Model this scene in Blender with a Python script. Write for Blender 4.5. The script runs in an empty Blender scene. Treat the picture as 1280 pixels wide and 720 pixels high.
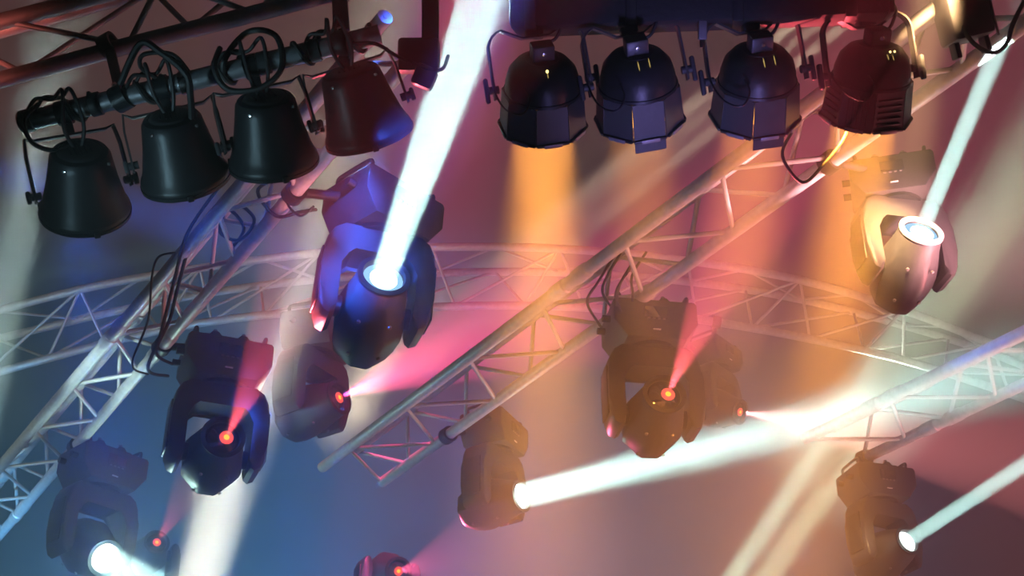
import bpy, bmesh, math, random
from mathutils import Vector, Matrix
random.seed(7)
S = bpy.context.scene
COL = S.collection
PI = math.pi
RAD = math.radians

# ------------------------------------------------------------------ camera
CAM = Vector((0, 0, 1.7)); PITCH = 31.0
cd = bpy.data.cameras.new('camera'); cd.lens = 50; cd.sensor_width = 36; cd.clip_start = .05
cam = bpy.data.objects.new('camera', cd); COL.objects.link(cam)
cam.location = CAM; cam.rotation_euler = (RAD(90 + PITCH), 0, 0); S.camera = cam
CM = Matrix.Rotation(RAD(90 + PITCH), 3, 'X')
FX = 1280 * 50 / 36


def P(px, py, d):
    """world point seen at a pixel, d metres deep"""
    return CAM + CM @ Vector(((px - 640) / FX * d, (360 - py) / FX * d, -d))


def CDIR(dx, dy, away):
    """unit direction from picture right, picture down and away from the viewer"""
    return (CM @ Vector((dx, -dy, -away))).normalized()


H = 2.6                                                    # truss plane above the eye


def on_plane(px, py, h=H):
    r = CM @ Vector(((px - 640) / FX, (360 - py) / FX, -1.0))
    return CAM + r * (h / r.z)


# ------------------------------------------------------------------ world: black night filled with stage haze
W = bpy.data.worlds.new('haze'); S.world = W; W.use_nodes = True
wn = W.node_tree
wn.nodes['Background'].inputs[0].default_value = (.55, .6, .75, 1)
wn.nodes['Background'].inputs[1].default_value = .0
wv = wn.nodes.new('ShaderNodeVolumeScatter')
wv.inputs['Color'].default_value = (.96, .97, 1, 1)
wv.inputs['Density'].default_value = .075
wv.inputs['Anisotropy'].default_value = .15
wn.links.new(wv.outputs[0], wn.nodes['World Output'].inputs['Volume'])

S.view_settings.view_transform = 'Standard'
S.view_settings.look = 'None'
S.view_settings.gamma = 1
S.view_settings.use_curve_mapping = False
S.view_settings.exposure = 0.0


# ------------------------------------------------------------------ lights
def aim(o, p, q):
    o.location = p
    o.rotation_euler = (q - p).to_track_quat('-Z', 'Y').to_euler()


def beam(p, q, col, pw, size, spread):
    """a collimated beam: a disk emitter with a small spread"""
    l = bpy.data.lights.new('beam_light', 'AREA'); l.shape = 'DISK'; l.size = size
    l.spread = RAD(spread); l.color = col; l.energy = pw
    o = bpy.data.objects.new('beam_light', l); COL.objects.link(o); aim(o, p, q)
    return o


def spot(p, q, col, pw, ang, blend=.3, soft=.02):
    l = bpy.data.lights.new('spot_light', 'SPOT'); l.spot_size = RAD(ang); l.spot_blend = blend
    l.shadow_soft_size = soft; l.color = col; l.energy = pw
    o = bpy.data.objects.new('spot_light', l); COL.objects.link(o); aim(o, p, q)
    return o


def glow(p, col, pw, soft=.03):
    l = bpy.data.lights.new('lens_light', 'POINT'); l.shadow_soft_size = soft; l.color = col; l.energy = pw
    o = bpy.data.objects.new('lens_light', l); COL.objects.link(o); o.location = p
    return o


WHITE = (.60, 1, .90)
RED = (1, .10, .13)
PINK = (1, .12, .28)
ORANGE = (1, .36, .05)
BLUE = (.03, .12, 1)

# added wash spots outside the frame that tint haze, canopy, trusses and fixtures
spot(Vector((-5.5, 2.5, 1.0)), P(150, 310, 7.5), (.80, .96, .90), 800, 32, 1, .3)     # grey white on the left canopy
spot(P(-330, 130, 3.6), P(200, 30, 5.5), (1, .20, .15), 130, 62, 1, .1)               # red on the upper left
spot(Vector((5.5, 4.6, 1.0)), P(900, 200, 5.4), (1, .22, .26), 2600, 40, 1, .3)       # pink on the middle truss
spot(P(600, -280, 5.4), P(550, 440, 6.6), (1, .08, .28), 3600, 26, 1, .2)             # magenta haze in the middle
spot(Vector((5.0, 6.0, .6)), P(1150, 400, 6.0), (.95, .92, .70), 380, 56, 1, .3)      # pale warm on the right
spot(Vector((-2.6, 5.0, 1.9)), Vector((-2.0, 9, 4.3)), (.12, .50, 1), 1500, 84, 1, .2)     # blue on the lower left
spot(Vector((-.7, 5.0, 1.9)), Vector((-.5, 9, 4.2)), (.10, .42, 1), 2200, 76, 1, .2)     # blue on the lower middle
spot(Vector((2.8, 5.4, 2.1)), Vector((3.0, 9, 4.3)), (.50, .15, .50), 120, 65, 1, .2)     # purple on the lower right
spot(Vector((1.2, 4.8, 1.9)), Vector((1.2, 9, 4.5)), (.55, .64, 1), 170, 60, 1, .2)     # dusty mauve haze at bottom centre
spot(P(-60, 200, 3.95), P(460, 340, 4.4), BLUE, 1200, 15, .8, .05)                     # blue on the near moving head
spot(P(720, -180, 2.6), P(462, 318, 4.4), BLUE, 2400, 10, .8, .05)
spot(P(250, -60, 5.2), P(340, 250, 4.75), (.25, .12, 1), 50, 14, .8, .05)             # violet on the left truss
spot(P(1185, -150, 3.4), P(1120, 310, 4.4), (1, .56, .24), 3600, 13, .8, .05)          # orange on the right moving head
spot(P(1000, 800, 2.6), P(850, 110, 3.75), (.35, .30, 1), 140, 30, 1, .1)             # added violet wash on the cans from low in front
spot(P(-260, 620, 4.4), P(130, 450, 5.6), (.70, 1, .92), 160, 22, .8, .08)            # cool white along the left truss
spot(P(1560, 420, 3.7), P(960, 220, 4.7), (1, .40, .42), 900, 24, .9, .08)            # coral along the middle truss
spot(P(760, 860, 3.3), P(390, 230, 4.6), (1, .28, .22), 420, 10, .9, .05)             # coral on the top of the left truss
spot(P(620, -260, 3.5), P(440, 245, 4.5), BLUE, 2200, 9, .8, .05)                     # blue on the near moving head's base
spot(P(-420, 560, 2.7), P(270, 175, 3.75), (.45, .80, 1), 60, 30, 1, .08)           # added cool front fill on the left cans
# floor beams whose units stand below the frame
beam(P(222, 800, 6.6), P(345, 330, 5.3), (1, .97, .72), 14, .14, 9)
beam(P(248, 800, 6.6), P(368, 330, 5.3), (1, .97, .80), 8, .10, 9)
beam(P(870, 790, 7.2), P(1120, 420, 6.2), (.70, 1, .70), 7, .10, 5)
beam(P(905, 800, 7.2), P(1170, 410, 6.2), (.82, 1, .60), 7, .13, 5)
beam(P(-40, 640, 6.8), P(22, 320, 5.6), (.75, 1, .92), 7, .14, 4)
spot(P(-60, 366, 5.2), P(60, 342, 5.2), WHITE, 160, 7, .6, .01)
# pale fan over the middle truss
for k, (dy, pw) in enumerate(((-14, 4), (12, 2), (40, 2.6))):
    beam(P(1100, -44 + dy, 6.3), P(690, 286 + dy * .9, 8.3), (1, .86, .56), pw, .05, 4)
beam(P(985, 600, 8.2), P(1290, 235, 6.6), (.85, .95, .68), 7, .3, 8)
beam(P(1040, 640, 8.2), P(1300, 330, 6.6), (.85, .95, .75), 5, .3, 8)


# ------------------------------------------------------------------ materials
def mat(name, base, rough=.5, metal=0.0, noise=0.0, nscale=30, bump=0.0, spec=.5, coat=0):
    m = bpy.data.materials.new(name); m.use_nodes = True
    nt = m.node_tree; b = nt.nodes['Principled BSDF']
    b.inputs['Base Color'].default_value = (*base, 1)
    b.inputs['Roughness'].default_value = rough
    b.inputs['Metallic'].default_value = metal
    b.inputs['Specular IOR Level'].default_value = spec
    if noise or bump:
        tc = nt.nodes.new('ShaderNodeTexCoord')
        n = nt.nodes.new('ShaderNodeTexNoise'); n.inputs['Scale'].default_value = nscale
        n.inputs['Detail'].default_value = 4
        nt.links.new(tc.outputs['Object'], n.inputs['Vector'])
        if noise:
            r = nt.nodes.new('ShaderNodeValToRGB')
            r.color_ramp.elements[0].position = .3; r.color_ramp.elements[1].position = .7
            r.color_ramp.elements[0].color = (*[c * (1 - noise) for c in base], 1)
            r.color_ramp.elements[1].color = (*[min(1, c * (1 + noise)) for c in base], 1)
            nt.links.new(n.outputs['Fac'], r.inputs['Fac'])
            nt.links.new(r.outputs['Color'], b.inputs['Base Color'])
        if bump:
            bp = nt.nodes.new('ShaderNodeBump'); bp.inputs['Strength'].default_value = bump
            bp.inputs['Distance'].default_value = .01
            nt.links.new(n.outputs['Fac'], bp.inputs['Height'])
            nt.links.new(bp.outputs['Normal'], b.inputs['Normal'])
    return m


def emit(name, col, st):
    m = bpy.data.materials.new(name); m.use_nodes = True
    nt = m.node_tree; nt.nodes.remove(nt.nodes['Principled BSDF'])
    e = nt.nodes.new('ShaderNodeEmission'); e.inputs[0].default_value = (*col, 1); e.inputs[1].default_value = st
    nt.links.new(e.outputs[0], nt.nodes['Material Output'].inputs['Surface'])
    return m


M_ALU = mat('brushed_aluminium', (.62, .62, .63), .45, .25, .12, 40, .05)
M_DALU = mat('dull_aluminium', (.22, .21, .22), .5, .4, .15, 40, .05)
M_STEEL = mat('dark_steel_pipe', (.32, .32, .34), .38, .7, .25, 25, .1)
M_BLACK = mat('black_painted_steel', (.013, .014, .016), .4, .0, .3, 60, .08, spec=.28)
M_BLACKM = mat('black_plastic', (.04, .04, .043), .42, .0, .15, 90, .05, spec=.4)
M_RUBBER = mat('black_rubber', (.012, .012, .013), .6)
M_WRAP = mat('black_drape_wrap', (.012, .012, .014), .85, 0, .3, 50, .3)
M_YOKE = mat('painted_yoke_bar', (.05, .045, .045), .45, .1, .2, 40)
M_CHROME = mat('chrome', (.75, .75, .75), .2, 1.0)
M_GLASS = mat('dark_lens_glass', (.02, .02, .025), .08, 0, 0, spec=.8)
M_LABEL = mat('pale_label', (.75, .78, .75), .5)
M_CANOPY = mat('grey_canopy_fabric', (.12, .117, .115), .8, 0, .10, 3, .05)
M_DRAPE = mat('grey_drape', (.075, .075, .08), .9, 0, .2, 12)
M_FLOOR = mat('dark_floor', (.05, .05, .05), .6, 0, .2, 10)
E_WHITE = emit('white_lens', (.85, 1, .98), 9)
E_WHITES = emit('white_lens_soft', (.8, 1, .98), 3)
E_RIM = emit('lens_rim', (.35, .7, 1), 1.3)
E_REDHOT = emit('red_lens_core', (1, .33, .03), 3.0)
E_RED = emit('red_lens', (1, .10, .08), 1.6)
E_BLUEL = emit('blue_par_lens', (.03, .1, 1), 2)
E_ORANGE = emit('orange_par_lens', (1, .42, .07), 3)
E_DIM = emit('dim_light_in_vent', (1, .7, .2), .55)
E_LAMP = emit('lamp_light_in_vent', (1, .72, .25), 3)


# ------------------------------------------------------------------ mesh helpers
def link(name, bm, m, parent=None, mw=None, smooth=True, label=None):
    me = bpy.data.meshes.new(name)
    bmesh.ops.recalc_face_normals(bm, faces=bm.faces)
    bm.to_mesh(me); bm.free()
    if m: me.materials.append(m)
    if smooth:
        for p in me.polygons: p.use_smooth = True
        me.set_sharp_from_angle(angle=RAD(38))
    o = bpy.data.objects.new(name, me); COL.objects.link(o)
    if parent: o.parent = parent
    if mw is not None: o.matrix_local = mw
    if label: o['label'] = label
    return o


def tag(o, label, cat, group=None):
    o['label'] = label; o['category'] = cat
    if group: o['group'] = group
    return o


def empty(name, mw):
    o = bpy.data.objects.new(name, None); COL.objects.link(o); o.matrix_world = mw
    o.empty_display_size = .05
    return o


def struct(o):
    o['kind'] = 'structure'; return o


def frame(x, z, loc):
    """orthonormal matrix from an X and a Z axis"""
    z = z.normalized(); x = (x - z * x.dot(z)).normalized(); y = z.cross(x)
    m = Matrix((x, y, z)).transposed().to_4x4(); m.translation = loc
    return m


def along(d, loc=Vector((0, 0, 0))):
    """matrix whose Z runs along d"""
    m = d.to_track_quat('Z', 'Y').to_matrix().to_4x4(); m.translation = loc
    return m


def add_box(bm, c, s, bev=0, mtx=None):
    r = bmesh.ops.create_cube(bm, size=1)
    vs = r['verts']
    for v in vs: v.co = Vector((v.co.x * s[0] + c[0], v.co.y * s[1] + c[1], v.co.z * s[2] + c[2]))
    if bev:
        es = list({e for v in vs for e in v.link_edges})
        rr = bmesh.ops.bevel(bm, geom=es, offset=bev, segments=2, affect='EDGES', profile=.5)
        vs = list({v for f in rr['faces'] for v in f.verts} | {v for v in vs if v.is_valid})
    if mtx is not None: bmesh.ops.transform(bm, matrix=mtx, verts=vs)
    return vs


def add_lathe(bm, prof, n=28, mtx=None, close=False, fn=None):
    rings = []
    for r, z in prof:
        if r < 1e-6:
            rings.append([bm.verts.new((0, 0, z))])
        else:
            ring = []
            for k in range(n):
                a = 2 * PI * (k + .5) / n
                x, y = r * math.cos(a), r * math.sin(a)
                if fn: x, y = fn(x, y, z)
                ring.append(bm.verts.new((x, y, z)))
            rings.append(ring)
    if close: rings.append(rings[0])
    for a, b in zip(rings, rings[1:]):
        if len(a) == 1 and len(b) == 1: continue
        for k in range(n):
            j = (k + 1) % n
            if len(a) == 1: bm.faces.new((a[0], b[k], b[j]))
            elif len(b) == 1: bm.faces.new((a[k], b[0], a[j]))
            else: bm.faces.new((a[k], b[k], b[j], a[j]))
    vs = list({v for r in rings for v in r})
    if mtx is not None: bmesh.ops.transform(bm, matrix=mtx, verts=vs)
    return vs


def add_cyl(bm, p, q, r, n=12, r2=None):
    d = q - p
    return add_lathe(bm, [(0, 0), (r, 0), (r if r2 is None else r2, d.length), (0, d.length)], n, along(d, p))


def smooth_path(pts, sub=6):
    pts = [Vector(p) for p in pts]
    out = []
    n = len(pts)
    for i in range(n - 1):
        a = pts[max(i - 1, 0)]; b = pts[i]; c = pts[i + 1]; d = pts[min(i + 2, n - 1)]
        for k in range(sub):
            t = k / sub
            out.append(.5 * (2 * b + (c - a) * t + (2 * a - 5 * b + 4 * c - d) * t * t + (3 * b - a - 3 * c + d) * t ** 3))
    out.append(pts[-1])
    return out


def add_tube(bm, pts, r, n=8, sub=6):
    path = smooth_path(pts, sub) if sub > 1 else [Vector(p) for p in pts]
    rings = []; up = None
    for i, p in enumerate(path):
        t = (path[min(i + 1, len(path) - 1)] - path[max(i - 1, 0)])
        if t.length < 1e-7: t = Vector((0, 0, 1))
        t.normalize()
        if up is None: up = t.orthogonal()
        up = up - t * up.dot(t)
        if up.length < 1e-4: up = t.orthogonal()
        up.normalize(); s = t.cross(up)
        rings.append([bm.verts.new(p + (up * math.cos(2 * PI * k / n) + s * math.sin(2 * PI * k / n)) * r) for k in range(n)])
    for a, b in zip(rings, rings[1:]):
        for k in range(n):
            bm.faces.new((a[k], b[k], b[(k + 1) % n], a[(k + 1) % n]))
    bm.faces.new(rings[0]); bm.faces.new(rings[-1])


def add_poly(bm, pts, y0, y1, bev=0):
    """outline in XZ pushed from y0 to y1"""
    a = [bm.verts.new((x, y0, z)) for x, z in pts]
    b = [bm.verts.new((x, y1, z)) for x, z in pts]
    fa = bm.faces.new(a); fb = bm.faces.new(list(reversed(b)))
    n = len(pts)
    for k in range(n):
        bm.faces.new((a[k], b[k], b[(k + 1) % n], a[(k + 1) % n]))
    if bev:
        es = list(fa.edges) + list(fb.edges)
        bmesh.ops.bevel(bm, geom=es, offset=bev, segments=2, affect='EDGES', profile=.5)


def add_ribbon(bm, pts, wy, th):
    """a flat bar bent along an XZ path, wy wide in Y"""
    n = len(pts); rows = []
    for i, (x, z) in enumerate(pts):
        x0, z0 = pts[max(i - 1, 0)]; x1, z1 = pts[min(i + 1, n - 1)]
        t = Vector((x1 - x0, z1 - z0)).normalized(); nx, nz = -t.y, t.x
        rows.append([bm.verts.new((x + nx * th / 2 * a, b * wy / 2, z + nz * th / 2 * a)) for a, b in ((1, -1), (1, 1), (-1, 1), (-1, -1))])
    for a, b in zip(rows, rows[1:]):
        for k in range(4): bm.faces.new((a[k], b[k], b[(k + 1) % 4], a[(k + 1) % 4]))
    bm.faces.new(rows[0]); bm.faces.new(rows[-1])


def arc(cx, cz, r, a0, a1, n):
    return [(cx + r * math.cos(RAD(a0 + (a1 - a0) * k / n)), cz + r * math.sin(RAD(a0 + (a1 - a0) * k / n))) for k in range(n + 1)]


# ------------------------------------------------------------------ setting
def grid_mesh(nx, ny, f):
    bm = bmesh.new()
    vs = [[bm.verts.new(f(i / nx, j / ny)) for i in range(nx + 1)] for j in range(ny + 1)]
    for j in range(ny):
        for i in range(nx):
            bm.faces.new((vs[j][i], vs[j][i + 1], vs[j + 1][i + 1], vs[j + 1][i]))
    return bm


def hnoise(x, y):
    return (math.sin(x * 1.7 + 1.3 * math.sin(y * .9)) + math.sin(y * 2.3 + 1.1 * math.sin(x * 1.1 + 2)) + .5 * math.sin(3.1 * x + 2.2 * y)) / 2.5


TD = (on_plane(17, 564) - on_plane(306, 226)); TD.z = 0; TD.normalize()      # way the trusses run
TN = Vector((-TD.y, TD.x, 0))


def canopy(u, v):
    x = -9 + 18 * u; y = 3.0 + 8.2 * v
    p = Vector((x, y, 0)); a = p.dot(TN); b = p.dot(TD)
    z = 6.7 - .04 * abs(a) + .10 * hnoise(a * 1.1, b * .35)
    ph = a * 9 + 1.3 * math.sin(b * .6) + .8 * hnoise(a, b * .3)
    z += .035 * (abs(math.sin(ph / 2)) ** .6) * (.5 + .5 * math.sin(a * .9 + 1))
    z -= .36 * max(0, y - 8.4) ** 2
    return (x, y, z)


struct(link('ceiling', grid_mesh(300, 110, canopy), M_CANOPY))
struct(link('wall_back', grid_mesh(300, 4, lambda u, v: (-9 + 18 * u, 10.6 + .09 * math.sin(u * 210 + math.sin(u * 37)) + .05 * math.sin(u * 83), -.05 + 6.9 * v)), M_DRAPE))
struct(link('wall_left', grid_mesh(1, 1, lambda u, v: (-8.9, -2 + 13 * u, 6.8 * v)), M_DRAPE))
struct(link('wall_right', grid_mesh(1, 1, lambda u, v: (8.9, -2 + 13 * u, 6.8 * v)), M_DRAPE))
struct(link('floor', grid_mesh(1, 1, lambda u, v: (-9 + 18 * u, -2 + 13 * v, 0)), M_FLOOR))

# ------------------------------------------------------------------ trusses
_bm = bmesh.new(); add_lathe(_bm, [(1, 0), (1, 1)], 8)
BRACE = bpy.data.meshes.new('brace'); _bm.to_mesh(BRACE); _bm.free()
for p in BRACE.polygons: p.use_smooth = True


def brace(p, q, r, m, parent):
    key = 'brace_' + m.name
    me = bpy.data.meshes.get(key)
    if not me:
        me = BRACE.copy(); me.name = key; me.materials.append(m)
    o = bpy.data.objects.new('brace', me); COL.objects.link(o)
    d = q - p
    o.parent = parent
    o.matrix_world = along(d, p) @ Matrix.Diagonal((r, r, d.length, 1))
    return o


CHORDS = []


def truss(chords, label, r=.024, rb=.0085, step=.24, m=M_ALU, pairs=((0, 1), (1, 2), (2, 0)), joints=(), off=None, cat='truss', uprights=False):
    """chords: polylines with matching points; lacing zigzags between the pairs"""
    chords = [smooth_path(c, 8) if len(c) > 2 else [Vector(p) for p in c] for c in chords]
    for c in chords:
        for p, q in zip(c, c[1:]): CHORDS.append((p, q, r))
    root = empty('lighting_truss', Matrix.Translation(chords[0][0]))
    inv = root.matrix_world.inverted()
    tag(root, label, cat, 'aluminium lighting trusses')

    def pt(c, s):
        x = s * (len(c) - 1); i = min(int(x), len(c) - 2)
        return c[i].lerp(c[i + 1], x - i)
    L = sum((b - a).length for a, b in zip(chords[0], chords[0][1:]))
    for c in chords:
        bm = bmesh.new(); add_tube(bm, [inv @ p for p in c], r, 14, 1)
        link('chord', bm, m, root)
        for j in joints:
            if j > L - .15: continue
            s = j / L
            p = pt(c, s); d = (pt(c, min(1, s + .01)) - pt(c, max(0, s - .01))).normalized()
            bm = bmesh.new()
            add_lathe(bm, [(r, -.11), (r * 1.18, -.1), (r * 1.18, -.03), (r * .8, -.02), (r * .8, .02), (r * 1.18, .03), (r * 1.18, .1), (r, .11)], 14, inv @ along(d, p))
            link('coupler', bm, m, root)
    n = int(L / step)
    for k, (a, b) in enumerate(pairs):
        for i in range(n):
            s0, s1 = i / n, (i + 1) / n
            p, q = (pt(chords[a], s0), pt(chords[b], s1)) if i % 2 == 0 else (pt(chords[b], s0), pt(chords[a], s1))
            brace(p, q, rb, m, root)
            if uprights and i % 2 == 0 and k == 0: brace(pt(chords[a], s0), pt(chords[b], s0), rb, m, root)
    return root


def tri(l0, l1, r0, r1, label, up=.20, h=H, ext=(0, 0), **kw):
    """triangular truss: two lower chords through pixel pairs on the rig plane, apex above"""
    a0, a1, b0, b1 = on_plane(*l0, h), on_plane(*l1, h), on_plane(*r0, h), on_plane(*r1, h)
    # same run for both chords
    d = ((a1 - a0).normalized() + (b1 - b0).normalized()).normalized()
    s0 = min((a0 - a0).dot(d), (b0 - a0).dot(d)) - ext[0]; s1 = max((a1 - a0).dot(d), (b1 - a0).dot(d)) + ext[1]

    def at(p, q, s):
        e = (q - p).normalized(); t = (s - (p - a0).dot(d)) / e.dot(d)
        return p + e * t
    A = [at(a0, a1, s0), at(a0, a1, s1)]; B = [at(b0, b1, s0), at(b0, b1, s1)]
    U = [(A[k] + B[k]) / 2 + Vector((0, 0, up)) for k in (0, 1)]
    return truss([A, B, U], label, **kw)


tri((306, 226), (17, 564), (410, 192), (94, 559), 'silver lighting truss running up the left, cables hanging over it', up=.14, joints=(1.95, 3.9), ext=(.5, 1.2))
tri((1149, 27), (600, 437), (1253, 49), (672, 464), 'long silver truss crossing the middle diagonally, lit pink', up=.12, joints=(2.3, 4.3), ext=(.6, 1.3))
tri((1280, 415), (1095, 505), (1280, 480), (1000, 610), 'silver truss at the lower right edge, in green and pink light', up=.10, joints=(1.5,), ext=(.8, -.4))

# curved rear truss
UP = [(-90, 412), (100, 362), (250, 335), (400, 316), (540, 309), (700, 311), (860, 326), (1000, 350), (1130, 388), (1240, 430), (1360, 482)]
LO = [(-90, 490), (60, 448), (200, 413), (330, 394), (480, 386), (656, 382), (800, 390), (940, 410), (1080, 438), (1180, 465), (1330, 515)]
truss([[P(x, y, 7.5) for x, y in UP], [P(x, y, 7.5) for x, y in LO], [P(x, (y + LO[i][1]) / 2 - 6, 7.8) for i, (x, y) in enumerate(UP)]],
      'curved silver truss arching across the back of the rig', r=.022, rb=.008, step=.30, uprights=True)

# near truss at the upper left
F1 = [(-80, 122), (160, 57), (318, 17), (560, -46)]; F2 = [(-80, 48), (112, -2), (300, -52), (560, -120)]
truss([[P(x, y, 4.1) for x, y in F1], [P(x, y, 4.15) for x, y in F2], [P(x + 30, y - 70, 4.4) for x, y in F1]],
      'reddish near truss across the upper left corner above the pipe', r=.025, rb=.009, step=.22, m=M_DALU)

# ------------------------------------------------------------------ pipe and black bar
pa, pb = P(27, 153, 3.75), P(475, 43, 3.75)
pipe = empty('lighting_pipe', frame(Vector((0, 1, 0)), pb - pa, pa))
tag(pipe, 'dark steel pipe carrying the four bucket-shaped cans on the left', 'pipe')
PL = (pb - pa).length
bm = bmesh.new(); add_lathe(bm, [(.02, 0), (.027, 0), (.027, PL), (.02, PL), (.02, 0)], 20); link('tube', bm, M_STEEL, pipe)
bm = bmesh.new(); add_lathe(bm, [(0, -.006), (.025, -.006), (.031, 0), (.031, .03), (.027, .032)], 20); link('end_cap', bm, M_BLACKM, pipe)
for t in (.19, .44, .63, .66, .80):
    bm = bmesh.new(); add_lathe(bm, [(.027, t * PL), (.032, t * PL + .003), (.032, t * PL + .03), (.027, t * PL + .033)], 16)
    link('collar', bm, M_CHROME if t in (.44, .63) else M_BLACKM, pipe)
for t in (.10, .30, .52, .74, .88):
    pts = []
    for k in range(9):
        a = k * 1.1
        pts.append((.032 * math.cos(a), .032 * math.sin(a), t * PL + k * .012))
    bm = bmesh.new(); add_tube(bm, pts, .007, 6, 4); link('wrapped_cable', bm, M_RUBBER, pipe)

ba, bb = P(640, 5, 3.8), P(1109, -14, 3.66)
bar = empty('lighting_bar', frame(CDIR(0, 0, 1), bb - ba, ba))
tag(bar, 'thick black-wrapped lighting bar along the top right', 'lighting bar')
BL = (bb - ba).length
bm = bmesh.new(); add_box(bm, (0, 0, BL / 2), (.16, .16, BL), .02); link('beam', bm, M_WRAP, bar)
for t in (.06, .33, .61, .90):
    bm = bmesh.new(); add_box(bm, (0, 0, BL * t), (.168, .168, .03), .006); link('strap', bm, M_RUBBER, bar)
bm = bmesh.new(); add_box(bm, (0, 0, BL + .004), (.15, .15, .012), .004); link('end_cap', bm, M_BLACKM, bar)


def hanger(p, q, label, w=.035):
    d = q - p
    r = empty('pipe_hanger', frame(CDIR(0, 0, 1), d, p))
    tag(r, label, 'hanger', 'black pipe hangers')
    L = d.length
    bm = bmesh.new(); add_box(bm, (0, 0, L / 2), (.008, w, L), .002); link('strap_plate', bm, M_BLACK, r)
    for z in (0, L):
        bm = bmesh.new(); add_lathe(bm, [(.027, -.02), (.037, -.02), (.037, .02), (.027, .02)], 14, frame(Vector((0, 0, 1)), Vector((0, .97, .25)), Vector((0, 0, z))), close=True)
        link('clamp_ring', bm, M_BLACK, r)
    bm = bmesh.new(); add_cyl(bm, Vector((-.03, 0, L * .1)), Vector((.03, 0, L * .1)), .007, 8); link('bolt', bm, M_CHROME, r)


hanger(P(152, 122, 3.75), P(136, 57, 4.1), 'black hanger between near truss and pipe, above the first can', .03)
hanger(P(428, 55, 3.75), P(424, -12, 4.1), 'wide black strap hanger above the fourth bucket-shaped can', .045)

# ------------------------------------------------------------------ par cans
def knob(parent, x, s, h=.075):
    bm = bmesh.new()
    add_cyl(bm, Vector((x, 0, 0)), Vector((x + s * .03, 0, 0)), .012, 12)
    add_box(bm, (x + s * .036, 0, 0), (.014, .02, h), .006)
    link('tilt_knob', bm, M_BLACKM, parent)


SC = .893


def pivot_frame(p, c, a):
    z = (c - p).normalized()
    x = a.cross(z)
    if x.dot(CM @ Vector((1, 0, 0))) < 0: x = -x
    return frame(x, z, p) @ Matrix.Scale(SC, 4), (c - p).length / SC


def clamp(parent, L, pd):
    """hook clamp round a pipe that runs along pd (in the local frame)"""
    bm = bmesh.new(); add_box(bm, (0, 0, L - .045), (.03, .028, .05), .004)
    link('clamp', bm, M_BLACK, parent)
    bm = bmesh.new(); add_lathe(bm, [(.0285, -.02), (.037, -.02), (.037, .02), (.0285, .02)], 16, along(pd, Vector((0, 0, L))), close=True)
    link('hook', bm, M_BLACK, parent)


def bucket_par(p, c, a, label, k):
    mw, L = pivot_frame(p, c, a)
    root = empty('par_can', mw); inv = mw.inverted()
    tag(root, label, 'stage light', 'bucket-shaped par cans on the left pipe')
    al = (inv.to_3x3() @ a).normalized()
    can = along(-al)
    bm = bmesh.new()
    add_lathe(bm, [(.066, .128), (.080, .124), (.088, .112), (.091, .095), (.103, .03), (.118, -.03), (.126, -.052), (.131, -.060), (.133, -.068), (.132, -.078), (.126, -.082), (.121, -.07), (.112, -.04), (.088, .08), (.06, .10)], 36)
    body = link('body', bm, M_BLACK, root, can)
    bm = bmesh.new(); add_lathe(bm, [(0, .132), (.05, .132), (.062, .129), (.066, .124), (.06, .114), (0, .114)], 28)
    cap = link('rear_cap', bm, M_BLACKM, root, can)
    for i in range(5):
        bm = bmesh.new(); add_box(bm, (-.03 + .015 * i, 0, .1325), (.006, .06 - .02 * abs(i - 2) / 2, .004), .001); link('vent_rib', bm, M_BLACK, cap)
    for i in range(4):
        an = PI / 4 + i * PI / 2
        bm = bmesh.new(); add_lathe(bm, [(0, .006), (.005, .005), (.006, 0), (0, -.003)], 8, along(Vector((math.cos(an), math.sin(an), .25)), Vector((.089 * math.cos(an), .089 * math.sin(an), .108))))
        link('screw', bm, M_CHROME, body)
    bm = bmesh.new(); add_lathe(bm, [(.124, -.076), (.135, -.076), (.135, -.086), (.112, -.086), (.112, -.082)], 36, close=True); gf = link('gel_frame', bm, M_BLACK, root, can)
    for i in range(3):
        an = i * 2 * PI / 3 + .5
        bm = bmesh.new(); add_box(bm, (.132 * math.cos(an), .132 * math.sin(an), -.08), (.018, .018, .02), .003); link('clip', bm, M_BLACK, gf)
    bm = bmesh.new(); add_lathe(bm, [(0, -.055), (.06, -.058), (.112, -.064), (.112, -.06), (0, -.05)], 28); link('lens', bm, E_BLUEL, root, can)
    bm = bmesh.new()
    add_ribbon(bm, [(-.140, -.02), (-.138, L * .5), (-.13, L * .74), (-.105, L - .068), (.105, L - .068), (.13, L * .74), (.138, L * .5), (.140, -.02)], .03, .006)
    link('yoke', bm, M_YOKE, root)
    knob(root, .122, 1, .04); knob(root, -.122, -1, .04)
    clamp(root, L, inv.to_3x3() @ (pb - pa).normalized())
    # cables
    up = can @ Vector((0, .02, .13))
    q = [(0, 0, 0), (.015, -.03, .06), (.0 + .02 * math.sin(k), -.045, L * .7), (-.02, -.05, L + .035), (-.06, -.02, L + .05), (-.09, .0, L + .02)]
    for dx in (-.012, .012):
        bm = bmesh.new(); add_tube(bm, [up + Vector((x * (1 if dx > 0 else -1.2) + dx, y, z)) if i < 3 else Vector((x + dx, y, z)) for i, (x, y, z) in enumerate(q)], .006, 8)
        link('power_cable', bm, M_RUBBER, root)
    s = beam(p + a * .085, p + a * 2, BLUE, 9 if k == 0 else 4, .17, 34)
    s.parent = root; s.matrix_parent_inverse = inv
    return root


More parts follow.
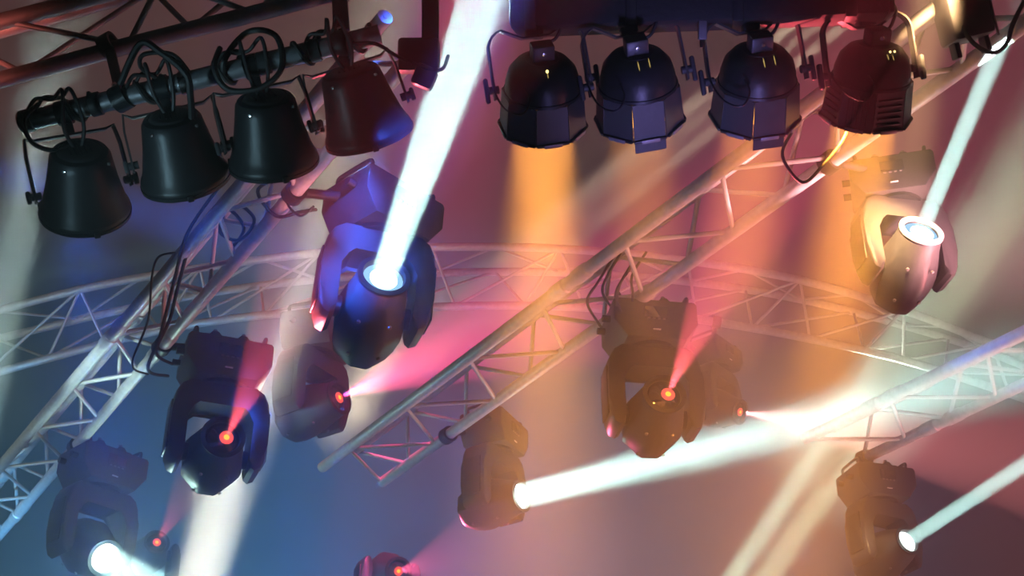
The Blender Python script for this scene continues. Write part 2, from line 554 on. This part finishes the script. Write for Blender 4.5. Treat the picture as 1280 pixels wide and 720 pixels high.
bucket_par(P(104, 235, 3.75), P(80, 141, 3.75), CDIR(-.10, .80, .60), 'leftmost bucket-shaped black can, by the capped end of the pipe', 0)
bucket_par(P(225, 194, 3.75), P(203, 110, 3.75), CDIR(.10, .84, .53), 'second bucket-shaped black can from the left, red-edged bracket', 1)
bucket_par(P(338, 172, 3.75), P(314, 83, 3.75), CDIR(.05, .86, .50), 'third bucket-shaped black can from the left, under the wide cable loop', 2)
bucket_par(P(452, 138, 3.75), P(424, 56, 3.75), CDIR(.24, .86, .42), 'fourth bucket-shaped black can, tilted, above the blue-lit moving head', 3)


def octo(bm, r0, z0, r1, z1, k, th=.004, inset=.0015, ext=0):
    """one panel of an eight-sided flared skirt"""
    h = math.tan(PI / 8); a = k * PI / 4
    m = Matrix.Rotation(a, 4, 'Z')
    z1 -= ext; r1 += ext * .1
    w0 = r0 * h - inset; w1 = (r1 * h - inset) * (1 if not ext else .92)
    co = [(r0, -w0, z0), (r0, w0, z0), (r1, w1, z1), (r1, -w1, z1)]
    a_ = [bm.verts.new(m @ Vector(c)) for c in co]
    b_ = [bm.verts.new(m @ Vector((c[0] - th, c[1], c[2]))) for c in co]
    bm.faces.new(a_); bm.faces.new(b_[::-1])
    for i in range(4): bm.faces.new((a_[i], b_[i], b_[(i + 1) % 4], a_[(i + 1) % 4]))


def flared_par(p, c, a, label, front=False, vents=False, pw=36, glints=((-.012, 0, .0017, .016), (.02, .003, .0017, .016))):
    mw, L = pivot_frame(p, c, a)
    root = empty('par_can', mw); inv = mw.inverted()
    tag(root, label, 'stage light', 'flared par cans under the black bar')
    al = (inv.to_3x3() @ a).normalized()
    cz = -al; cx = Vector((1, 0, 0)); can = frame(cx, cz, Vector((0, 0, 0)))
    # which side of the can faces the viewer (local angle)
    tocam = can.to_3x3().inverted() @ (inv.to_3x3() @ (CAM - p))
    near = round(math.atan2(tocam.y, tocam.x) / (PI / 4)) % 8
    bm = bmesh.new()
    add_lathe(bm, [(0, .088), (.045, .086), (.078, .074), (.100, .048), (.110, .012), (.113, -.02), (.104, -.02), (.10, .01), (.07, .06)], 36)
    body = link('body', bm, M_BLACK, root, can)
    bm = bmesh.new(); add_lathe(bm, [(.108, -.012), (.116, -.014), (.118, -.022), (.112, -.028), (.106, -.02)], 36, close=True); link('rim_ring', bm, M_BLACK, root, can)
    for k in range(8):
        bm = bmesh.new(); octo(bm, .114, -.022, .122, -.135, k, ext=.04 if (front and k == near) else 0)
        pn = link('skirt_panel', bm, M_BLACKM, root, can, smooth=False)
        if vents and k == near:
            for i in range(5):
                bm = bmesh.new(); add_box(bm, (.121, -.028 + .014 * i, -.08), (.006, .005, .085), .0015, Matrix.Rotation(k * PI / 4, 4, 'Z')); link('rib', bm, M_BLACK, pn)
        if vents and k in ((near + 1) % 8, (near - 1) % 8):
            for i in range(5):
                bm = bmesh.new(); add_box(bm, (.1205 - (i - 2) * -.0015, 0, -.045 - .018 * i), (.007, .075, .005), .0015, Matrix.Rotation(k * PI / 4, 4, 'Z')); link('rib', bm, M_BLACK, pn)
    bm = bmesh.new()
    for k in range(8):
        m = Matrix.Rotation(k * PI / 4, 4, 'Z')
        add_box(bm, (.119, 0, -.137), (.022, .098, .008), .002, m)
    gf = link('gel_frame', bm, M_BLACK, root, can)
    for k in range(8):
        if k % 2 == near % 2 and not (k == near): continue
        bm = bmesh.new(); add_box(bm, (.130, 0, -.138), (.005, .055, .012), .0015, Matrix.Rotation(k * PI / 4, 4, 'Z')); link('clip', bm, M_DALU, gf)
    bm = bmesh.new(); add_lathe(bm, [(0, -.09), (.06, -.095), (.104, -.105), (.104, -.1), (0, -.085)], 24); link('lens', bm, E_ORANGE, root, can)
    # lamp socket on the dome
    bm = bmesh.new()
    add_box(bm, (0, 0, .105), (.066, .05, .055), .006); add_cyl(bm, Vector((0, 0, .07)), Vector((0, 0, .085)), .05, 20)
    so = link('socket_cover', bm, M_BLACKM, root, can)
    bm = bmesh.new(); add_lathe(bm, [(0, .004), (.006, .003), (.007, 0), (0, -.002)], 8, along(Vector((math.cos(near * PI / 4), math.sin(near * PI / 4), .0)), Vector((.0, -.026, .11)))); link('screw', bm, M_CHROME, so)
    for gx, gz, gr, gl in glints:
        bm = bmesh.new(); add_lathe(bm, [(0, gl), (gr, gl * .3), (gr * .8, -gl * .6), (0, -gl)], 8, along(Vector((0, .74, .67)), Vector((gx, -.0735 + gz * .6, .080 + gz)))); link('vent_glow', bm, E_LAMP if gr > .003 else E_DIM, so)
    # yoke
    W = .146
    bm = bmesh.new()
    pts = [(-W, -.03), (-W, L * .35)] + arc(-W + .06, L * .35 + .06, .06, 180, 105, 5)[1:] + [(-.04, L - .01), (.04, L - .01)] + arc(W - .06, L * .35 + .06, .06, 75, 0, 5)[:-1] + [(W, L * .35), (W, -.03)]
    add_ribbon(bm, pts, .026, .006); link('yoke', bm, M_YOKE, root)
    bm = bmesh.new(); add_box(bm, (0, 0, L + .004), (.05, .04, .022), .005); add_cyl(bm, Vector((0, 0, L)), Vector((0, 0, L + .06)), .012, 10); link('clamp', bm, M_BLACK, root)
    knob(root, .132, 1); knob(root, -.132, -1)
    bm = bmesh.new()
    add_tube(bm, [(.0, -.02, .12), (.05, -.03, L * .8), (.085, -.03, L + .02), (.10, .0, L + .05)], .005, 8); link('power_cable', bm, M_RUBBER, root)
    bm = bmesh.new()
    add_tube(bm, [(-W, -.012, L * .5), (-W - .006, -.03, 0), (-.14, -.09, -.07), (-.10, -.12, -.095), (-.07, -.115, -.06), (-.075, -.1, -.02)], .003, 6); link('safety_cable', bm, M_BLACK, root)
    s = beam(p + a * .125, p + a * 2, ORANGE, pw, .17, 26)
    s.parent = root; s.matrix_parent_inverse = inv
    return root


flared_par(P(678, 105, 3.75), P(668, 42, 3.75), CDIR(.02, .80, .60), 'flared black can, leftmost under the black bar, over the orange beam', glints=((-.004, 0, .0045, .006), (-.004, -.008, .0018, .012)))
flared_par(P(797, 98, 3.7), P(786, 40, 3.7), CDIR(.10, .80, .60), 'second flared black can under the bar, long centre flap, tilted right', True, pw=9)
flared_par(P(947, 94, 3.7), P(938, 36, 3.7), CDIR(.04, .80, .60), 'third flared black can under the bar, in front of the pink truss', True, pw=15)
flared_par(P(1090, 90, 3.7), P(1082, 30, 3.7), CDIR(-.02, .88, .47), 'fourth flared black can with ribbed panels, at the bar end', False, True, glints=((.004, .004, .0034, .004), (.018, .004, .0034, .004), (-.006, -.008, .002, .01), (.01, -.01, .002, .01)))

# ------------------------------------------------------------------ moving heads
def moving_head(lens, target, base_yaw, label, kind, sc=1.0, lens_r=.062, col=WHITE, pw=12, size=.09, spread=3, glow_pw=0, strands=0, ang=14, em=None, spotlight=False, off=0, roll=0, pole=None, flip=False):
    """lens, target: points on the beam; the fixture hangs so that its lens sits at the first"""
    b = (target - lens).normalized()
    tl = .17 * sc
    piv = lens - b * tl
    lens_axis = lens
    up = (Vector((0, 0, 1)) + (CM @ Vector((1, 0, 0))) * math.tan(RAD(roll))).normalized()
    if flip: up = -up
    x = b.cross(up)
    if x.dot(CM @ Vector((1, 0, 0))) < 0: x = -x
    x.normalize(); piv = piv - x * off
    base_mw = frame(x, up, piv + up * .465 * sc) @ Matrix.Scale(sc, 4)
    root = empty('moving_head', base_mw); inv = base_mw.inverted()
    tag(root, label, 'stage light', 'moving head lights')
    R = Matrix.Rotation(RAD(base_yaw), 4, 'Z')
    # base
    bm = bmesh.new()
    add_poly(bm, [(-.165, -.03), (-.155, -.018), (.155, -.018), (.165, -.03), (.165, -.115), (.115, -.185), (-.115, -.185), (-.165, -.115)], -.12, .12, .008)
    base = link('base', bm, M_BLACKM, root, R)
    bm = bmesh.new(); add_box(bm, (-.01, 0, -.01), (.2, .17, .026), .008); link('top_plate', bm, M_BLACK, root, R)
    for s in (-1, 1):
        bm = bmesh.new(); add_tube(bm, [(s * .13, -.085, -.02), (s * .135, -.085, .016), (s * .135, -.03, .022), (s * .135, .03, .022), (s * .135, .085, .016), (s * .13, .085, -.02)], .008, 8, 4); link('carry_handle', bm, M_RUBBER, root, R)
        bm = bmesh.new()
        add_poly(bm, [(s * .055 - .03, 0), (s * .055 + .03, 0), (s * .055 + .024, .02), (s * .055 + .012, .034), (s * .055 - .012, .034), (s * .055 - .024, .02)], -.05, .05, .003)
        link('bracket', bm, M_BLACK, root, R)
        bm = bmesh.new(); add_cyl(bm, Vector((s * .055, -.03, .03)), Vector((s * .055, -.03, .048)), .009, 8); link('bolt', bm, M_DALU, root, R)
    bm = bmesh.new(); add_box(bm, (.0, -.121, -.075), (.09, .006, .05), .002); pnl = link('control_panel', bm, M_GLASS, root, R)
    for i in range(4):
        bm = bmesh.new(); add_box(bm, (-.03 + i * .02, -.125, -.105), (.01, .005, .006), .001); link('button', bm, M_DALU, pnl)
    bm = bmesh.new(); add_box(bm, (.0, -.122, -.150), (.03, .004, .006), .001, Matrix.Translation((0, .0, 0))); link('maker_plate', bm, M_LABEL, root, R)
    for s in (-1, 1):
        bm = bmesh.new(); add_cyl(bm, Vector((-.165, s * .05, -.08)), Vector((-.195, s * .05, -.08)), .014, 12); link('connector', bm, M_RUBBER, root, R)
    # yoke
    o = [(-.125, -.19), (-.158, -.212), (-.176, -.25), (-.184, -.32), (-.184, -.42), (-.178, -.49), (-.164, -.523), (-.142, -.534), (-.126, -.523), (-.121, -.49), (-.123, -.34), (-.116, -.295), (-.09, -.270)]
    i_ = [(-x_, z_) for x_, z_ in reversed(o)]
    bm = bmesh.new(); add_poly(bm, o + i_, -.072, .072, .014); yoke = link('yoke', bm, M_BLACKM, root)
    bm = bmesh.new(); add_cyl(bm, Vector((0, 0, -.18)), Vector((0, 0, -.2)), .1, 24); link('pan_bearing', bm, M_BLACK, root)
    for s in (-1, 1):
        bm = bmesh.new(); add_box(bm, (s * .184, 0, -.38), (.008, .10, .2), .004); link('arm_cover', bm, M_BLACK, yoke)
        bm = bmesh.new(); add_cyl(bm, Vector((s * .10, 0, -.465)), Vector((s * .125, 0, -.465)), .035, 16); link('tilt_bearing', bm, M_BLACK, yoke)
    # head
    bl = (inv.to_3x3() @ b).normalized()
    hm = frame(Vector((1, 0, 0)), bl, Vector((0, 0, -.465)))
    bm = bmesh.new(); tail = .145 if spotlight else .172

    def flat(x_, y_, z_):
        r = math.hypot(x_, y_); cx_, cy_ = abs(x_ / r) + 1e-6, abs(y_ / r) + 1e-6
        k = max(0, min(1, (.13 - z_) / .09))
        q = min(r * .94 / cx_, r * 1.06 / cy_, r * 1.38 / (cx_ + cy_))
        f = (1 - k) + k * q / r
        return x_ * f, y_ * f
    lr = lens_r
    add_lathe(bm, [(0, -tail), (.080, -tail), (.090, -tail + .01), (.106, -.11), (.116, -.05), (.115, -.01), (.104, .05), (.090, .11), (lr + .016, .160), (lr + .012, .170), (lr + .004, .170), (lr + .002, .150), (0, .148)], 36, None, False, flat)
    head = link('head', bm, M_BLACKM, root, hm)
    bm = bmesh.new(); add_lathe(bm, [(lr + .014, .160), (lr + .02, .164), (lr + .02, .173), (lr + .004, .176), (lr + .001, .165)], 36, close=True); link('bezel', bm, M_BLACK if kind != 'silver' else M_ALU, head)
    for s in (-1, 1):
        for t in (-.09, .06):
            bm = bmesh.new(); add_lathe(bm, [(0, .004), (.006, .003), (.007, -.004)], 8, along(Vector((s * .3, -1, 0)), Vector((s * .05, -.109, t)))); link('screw', bm, M_DALU, head)
    for i in range(5):
        bm = bmesh.new(); add_box(bm, (0, -.118 + .004, -.06 + i * .014), (.07, .008, .005), .001); link('vent_fin', bm, M_BLACK, head)
    if spotlight:
        bm = bmesh.new(); add_lathe(bm, [(0, .172), (lr * .6, .168), (lr, .158), (lr, .154), (0, .154)], 28); link('lens', bm, M_GLASS, head)
        bm = bmesh.new(); add_lathe(bm, [(.011, .1735), (.026, .172), (.026, .170), (.011, .1715)], 18, Matrix.Translation((off / sc, 0, 0)), close=True); link('lens_ring', bm, E_RED, head)
        bm = bmesh.new(); add_lathe(bm, [(0, .176), (.012, .173), (.012, .171), (0, .171)], 14, Matrix.Translation((off / sc, 0, 0))); link('lens_core', bm, E_REDHOT, head)
        l = spot(lens + b * .02, lens + b * 2, col, pw, ang, .25, .006)
        l.parent = root; l.matrix_parent_inverse = inv
    else:
        bm = bmesh.new(); add_lathe(bm, [(0, .168), (lr * .6, .165), (lr, .156), (lr, .152), (0, .152)], 28); link('lens', bm, em or E_RIM, head)
        if not em:
            bm = bmesh.new(); add_lathe(bm, [(0, .1715), (lr * .4, .170), (lr * .68, .166), (0, .164)], 24, Matrix.Translation((0, lr * -.15, 0))); link('lens_core', bm, E_WHITE, head)
        for k in range(strands or 1):
            off = 0 if not strands else (k - (strands - 1) / 2) * 1.0
            tv = target + x * off * .075
            l = beam(lens + b * .012 * sc + x * off * size * .3, tv, col, pw / (strands or 1), size if not strands else size * .62, spread)
            l.parent = root; l.matrix_parent_inverse = inv
    # what it hangs from: the nearest truss chord, else a drop pole from the roof
    top = base_mw @ Vector((0, 0, .005)); best = None
    for p, q, r in CHORDS:
        d = q - p; t = max(0, min(1, (top - p).dot(d) / d.length_squared)); c = p + d * t
        if best is None or (c - top).length < (best[0] - top).length: best = (c, d.normalized(), r)
    bm = bmesh.new()
    if pole != 'stand':
        e = best[0] - top
        add_tube(bm, [inv @ top, inv @ (top + Vector((e.x * .15, e.y * .15, e.z * .4))), inv @ (top + e * .9), inv @ best[0]], .016, 10, 4)
        add_lathe(bm, [(best[2] + .001, -.022), (best[2] + .012, -.022), (best[2] + .012, .022), (best[2] + .001, .022)], 14, inv @ along(best[1], best[0]), close=True)
        link('hanging_arm', bm, M_BLACK, root)
    else:
        q = top + Vector((0, 0, -.02))
        add_cyl(bm, inv @ Vector((q.x, q.y, .01)), inv @ q, .016, 10)
        add_cyl(bm, inv @ Vector((q.x, q.y, .0)), inv @ Vector((q.x, q.y, .03)), .25, 20)
        link('stand_pole', bm, M_BLACK, root)
    if glow_pw:
        g = glow(lens + b * .06, col, glow_pw); g.parent = root; g.matrix_parent_inverse = inv
    return root


moving_head(P(480, 345, 4.4), P(600, 0, 3.7), 28, 'near moving head lit deep blue, throwing a broad white beam upward', 'blue', pw=19, size=.09, spread=3.6, strands=2, glow_pw=.5, roll=3, lens_r=.064)
moving_head(P(1152, 288, 4.3), P(1253, 49, 3.91), -25, 'right moving head washed orange, white beam rising to the truss', 'silver', sc=.80, lens_r=.066, pw=6.5, size=.05, spread=1.8, glow_pw=.5)
moving_head(P(283, 547, 5.2), P(340, 430, 4.62), 0, 'moving head below the left truss with a small red lens', 'red', spotlight=True, col=RED, pw=750, ang=15, off=.012)
moving_head(P(835, 493, 4.85), P(900, 350, 4.32), 0, 'hazy grey moving head below the middle truss with a red lens', 'red', sc=.93, spotlight=True, col=RED, pw=1000, ang=17, off=.012)
moving_head(P(424, 497, 6.9), P(575, 430, 6.6), 20, 'faint moving head in pink haze behind the blue-lit one', 'red', sc=1.08, spotlight=True, col=(1, .07, .24), pw=1700, ang=32)
moving_head(P(132, 698, 5.9), P(260, 775, 5.2), 0, 'dim moving head at the lower left with a glaring white lens', 'white', sc=.95, pw=14, size=.12, spread=9, glow_pw=16, em=E_WHITE)
spot(P(427, 495, 6.85), P(575, 432, 6.55), (1, .14, .22), 1500, 19, .5, .01)
moving_head(P(652, 620, 6.0), P(975, 538, 5.4), 10, 'shadowed moving head at bottom centre with a round white lens and wide beam', 'white', pw=26, size=.11, spread=8, glow_pw=2.2, em=E_WHITE, lens_r=.062, sc=.85)
moving_head(P(1135, 676, 6.0), P(1285, 578, 5.5), -10, 'dark moving head under the lower right truss with a pale beam', 'white', pw=6, size=.06, spread=2.5, glow_pw=.5, em=E_WHITES, lens_r=.055, sc=.85)
moving_head(P(196, 678, 7.2), P(252, 588, 6.6), 0, 'tiny distant upright moving head with a red lens left of the pale beam', 'red', sc=.8, spotlight=True, col=RED, pw=200, ang=18, pole='stand', flip=True)
moving_head(P(498, 714, 6.8), P(600, 690, 6.0), 0, 'distant moving head at the bottom edge with a red lens', 'red', sc=.85, spotlight=True, col=PINK, pw=260, ang=24, pole='stand', flip=True)
moving_head(P(925, 515, 7.2), P(1110, 545, 6.6), 0, 'farthest moving head on the right, throwing a pale red fan', 'red', sc=.8, spotlight=True, col=(1, .25, .24), pw=2600, ang=20)


# ------------------------------------------------------------------ cables
def cable(pts, label, r=.006, group='loose black cables on the rig'):
    pts = [P(*q) for q in pts]
    o0 = pts[0]
    bm = bmesh.new(); add_tube(bm, [p - o0 for p in pts], r, 8)
    o = link('cable', bm, M_RUBBER); o.location = o0
    tag(o, label, 'cable', group)
    return o


cable([(275, 232, 4.75), (235, 290, 4.75), (218, 350, 4.85), (200, 420, 4.9), (185, 462, 5.0), (210, 470, 5.2)], 'black cable hanging over the left truss, upper of two')
cable([(240, 292, 4.8), (222, 360, 4.9), (212, 400, 5.0), (195, 440, 5.0), (215, 455, 5.2)], 'black cable hanging over the left truss, inner of two')
cable([(232, 316, 4.85), (200, 320, 4.85), (190, 345, 4.9), (185, 400, 5.0), (165, 455, 5.1), (185, 468, 5.2)], 'thin black cable looping left of the left truss', .004)
cable([(300, 255, 4.8), (318, 275, 4.75), (300, 300, 4.75), (275, 290, 4.8), (285, 262, 4.8), (305, 285, 4.8), (290, 310, 4.85)], 'coiled black cable inside the left truss')
cable([(340, 225, 4.7), (322, 240, 4.6), (345, 270, 4.6), (375, 265, 4.55), (395, 262, 4.5)], 'blue-lit cable from the left truss to the near moving head')
cable([(375, 225, 4.7), (358, 250, 4.55), (375, 270, 4.5), (392, 258, 4.45)], 'short blue-lit cable beside the near moving head', .004)
for k, (x, y) in enumerate(((748, 352), (762, 340), (775, 355), (790, 345), (770, 365))):
    cable([(x + 18, y - 30, 5.05), (x, y, 5.0), (x - 14 + 5 * k, y + 25, 5.05), (x + 8 * math.sin(k * 2), y + 52, 5.2), (x + 14 - 6 * k, y + 70, 5.25)],
          'strand of the tangle on the middle truss above the grey head'.replace('strand', ('first strand from the left', 'second strand', 'middle strand', 'fourth strand', 'last strand')[k]), .005, 'cable tangle on the middle truss')
cable([(990, 165, 3.75), (978, 195, 3.75), (1003, 228, 3.75), (1030, 205, 3.8), (1052, 178, 3.8), (1062, 155, 3.85)], 'loose cable hanging between the third and fourth flared cans', .0045)
cable([(275, 60, 3.7), (268, 85, 3.66), (285, 112, 3.66), (325, 110, 3.66), (352, 85, 3.66), (345, 45, 3.7), (310, 40, 3.75), (280, 75, 3.7), (283, 100, 3.75)], 'wide black cable loop on the pipe above the third can', .008)
cable([(150, 105, 3.7), (175, 55, 3.66), (200, 65, 3.66), (232, 92, 3.66), (238, 120, 3.67), (240, 150, 3.67)], 'thick black cable arching down to the second can', .009)
cable([(236, 90, 3.67), (215, 68, 3.66), (180, 68, 3.66), (176, 84, 3.67), (195, 97, 3.7)], 'small black cable loop on the pipe left of the second can', .006)
cable([(48, 130, 3.7), (30, 150, 3.66), (40, 178, 3.66), (68, 188, 3.67), (95, 178, 3.7)], 'black cable looping round the capped end of the pipe', .006)
cable([(440, 55, 3.7), (470, 55, 3.66), (500, 72, 3.66), (548, 88, 3.66), (560, 70, 3.75)], 'black cable drooping from the pipe towards the white beam', .005)

cable([(1196, 20, 3.7), (1215, 52, 3.66), (1240, 66, 3.62), (1258, 55, 3.62), (1266, 30, 3.64), (1285, -8, 3.7)], 'black cable looping below the dark box in the top right corner', .006)

# hanging bracket right of the pipe
hb = empty('hanging_bracket', frame(CM @ Vector((1, 0, 0)), CM @ Vector((0, 1, 0)), P(538, 70, 3.8)))
tag(hb, 'black upright bracket with a box, hanging at top centre beside the white beam', 'bracket')
bm = bmesh.new(); add_box(bm, (0, 0, .13), (.045, .04, .34), .004); link('upright', bm, M_BLACK, hb)
bm = bmesh.new(); add_box(bm, (-.03, 0, -.0), (.11, .07, .09), .01); link('box', bm, M_BLACKM, hb)
bm = bmesh.new(); add_box(bm, (.01, -.02, -.06), (.06, .05, .06), .01, Matrix.Rotation(.4, 4, 'Y')); link('clamp_jaw', bm, M_BLACK, hb)

# dark unit in the top right corner
ub = empty('ballast_box', frame(CM @ Vector((1, 0, 0)), CM @ Vector((-.25, 1, 0)), P(1205, 28, 3.75)))
tag(ub, 'dark box hung above the truss in the top right corner', 'ballast box')
bm = bmesh.new(); add_box(bm, (0, 0, .04), (.11, .14, .18), .012); link('case', bm, M_BLACKM, ub)
for s in (-1, 1):
    bm = bmesh.new(); add_box(bm, (s * .04, 0, -.065), (.014, .05, .05), .003); link('foot', bm, M_RUBBER, ub)
bm = bmesh.new(); add_box(bm, (.058, -.06, .04), (.006, .006, .2), .001); link('edge_trim', bm, M_DALU, ub)

# small clamp on the black bar
sc_ = empty('clamp', frame(CM @ Vector((1, 0, 0)), CM @ Vector((0, 1, 0)), P(878, 38, 3.67)))
tag(sc_, 'small spare clamp under the black bar, between second and third cans', 'clamp')
bm = bmesh.new(); add_box(bm, (0, 0, 0), (.022, .022, .05), .004); link('body', bm, M_DALU, sc_)
bm = bmesh.new(); add_cyl(bm, Vector((0, 0, -.045)), Vector((0, 0, -.02)), .008, 10); link('bolt', bm, M_CHROME, sc_)
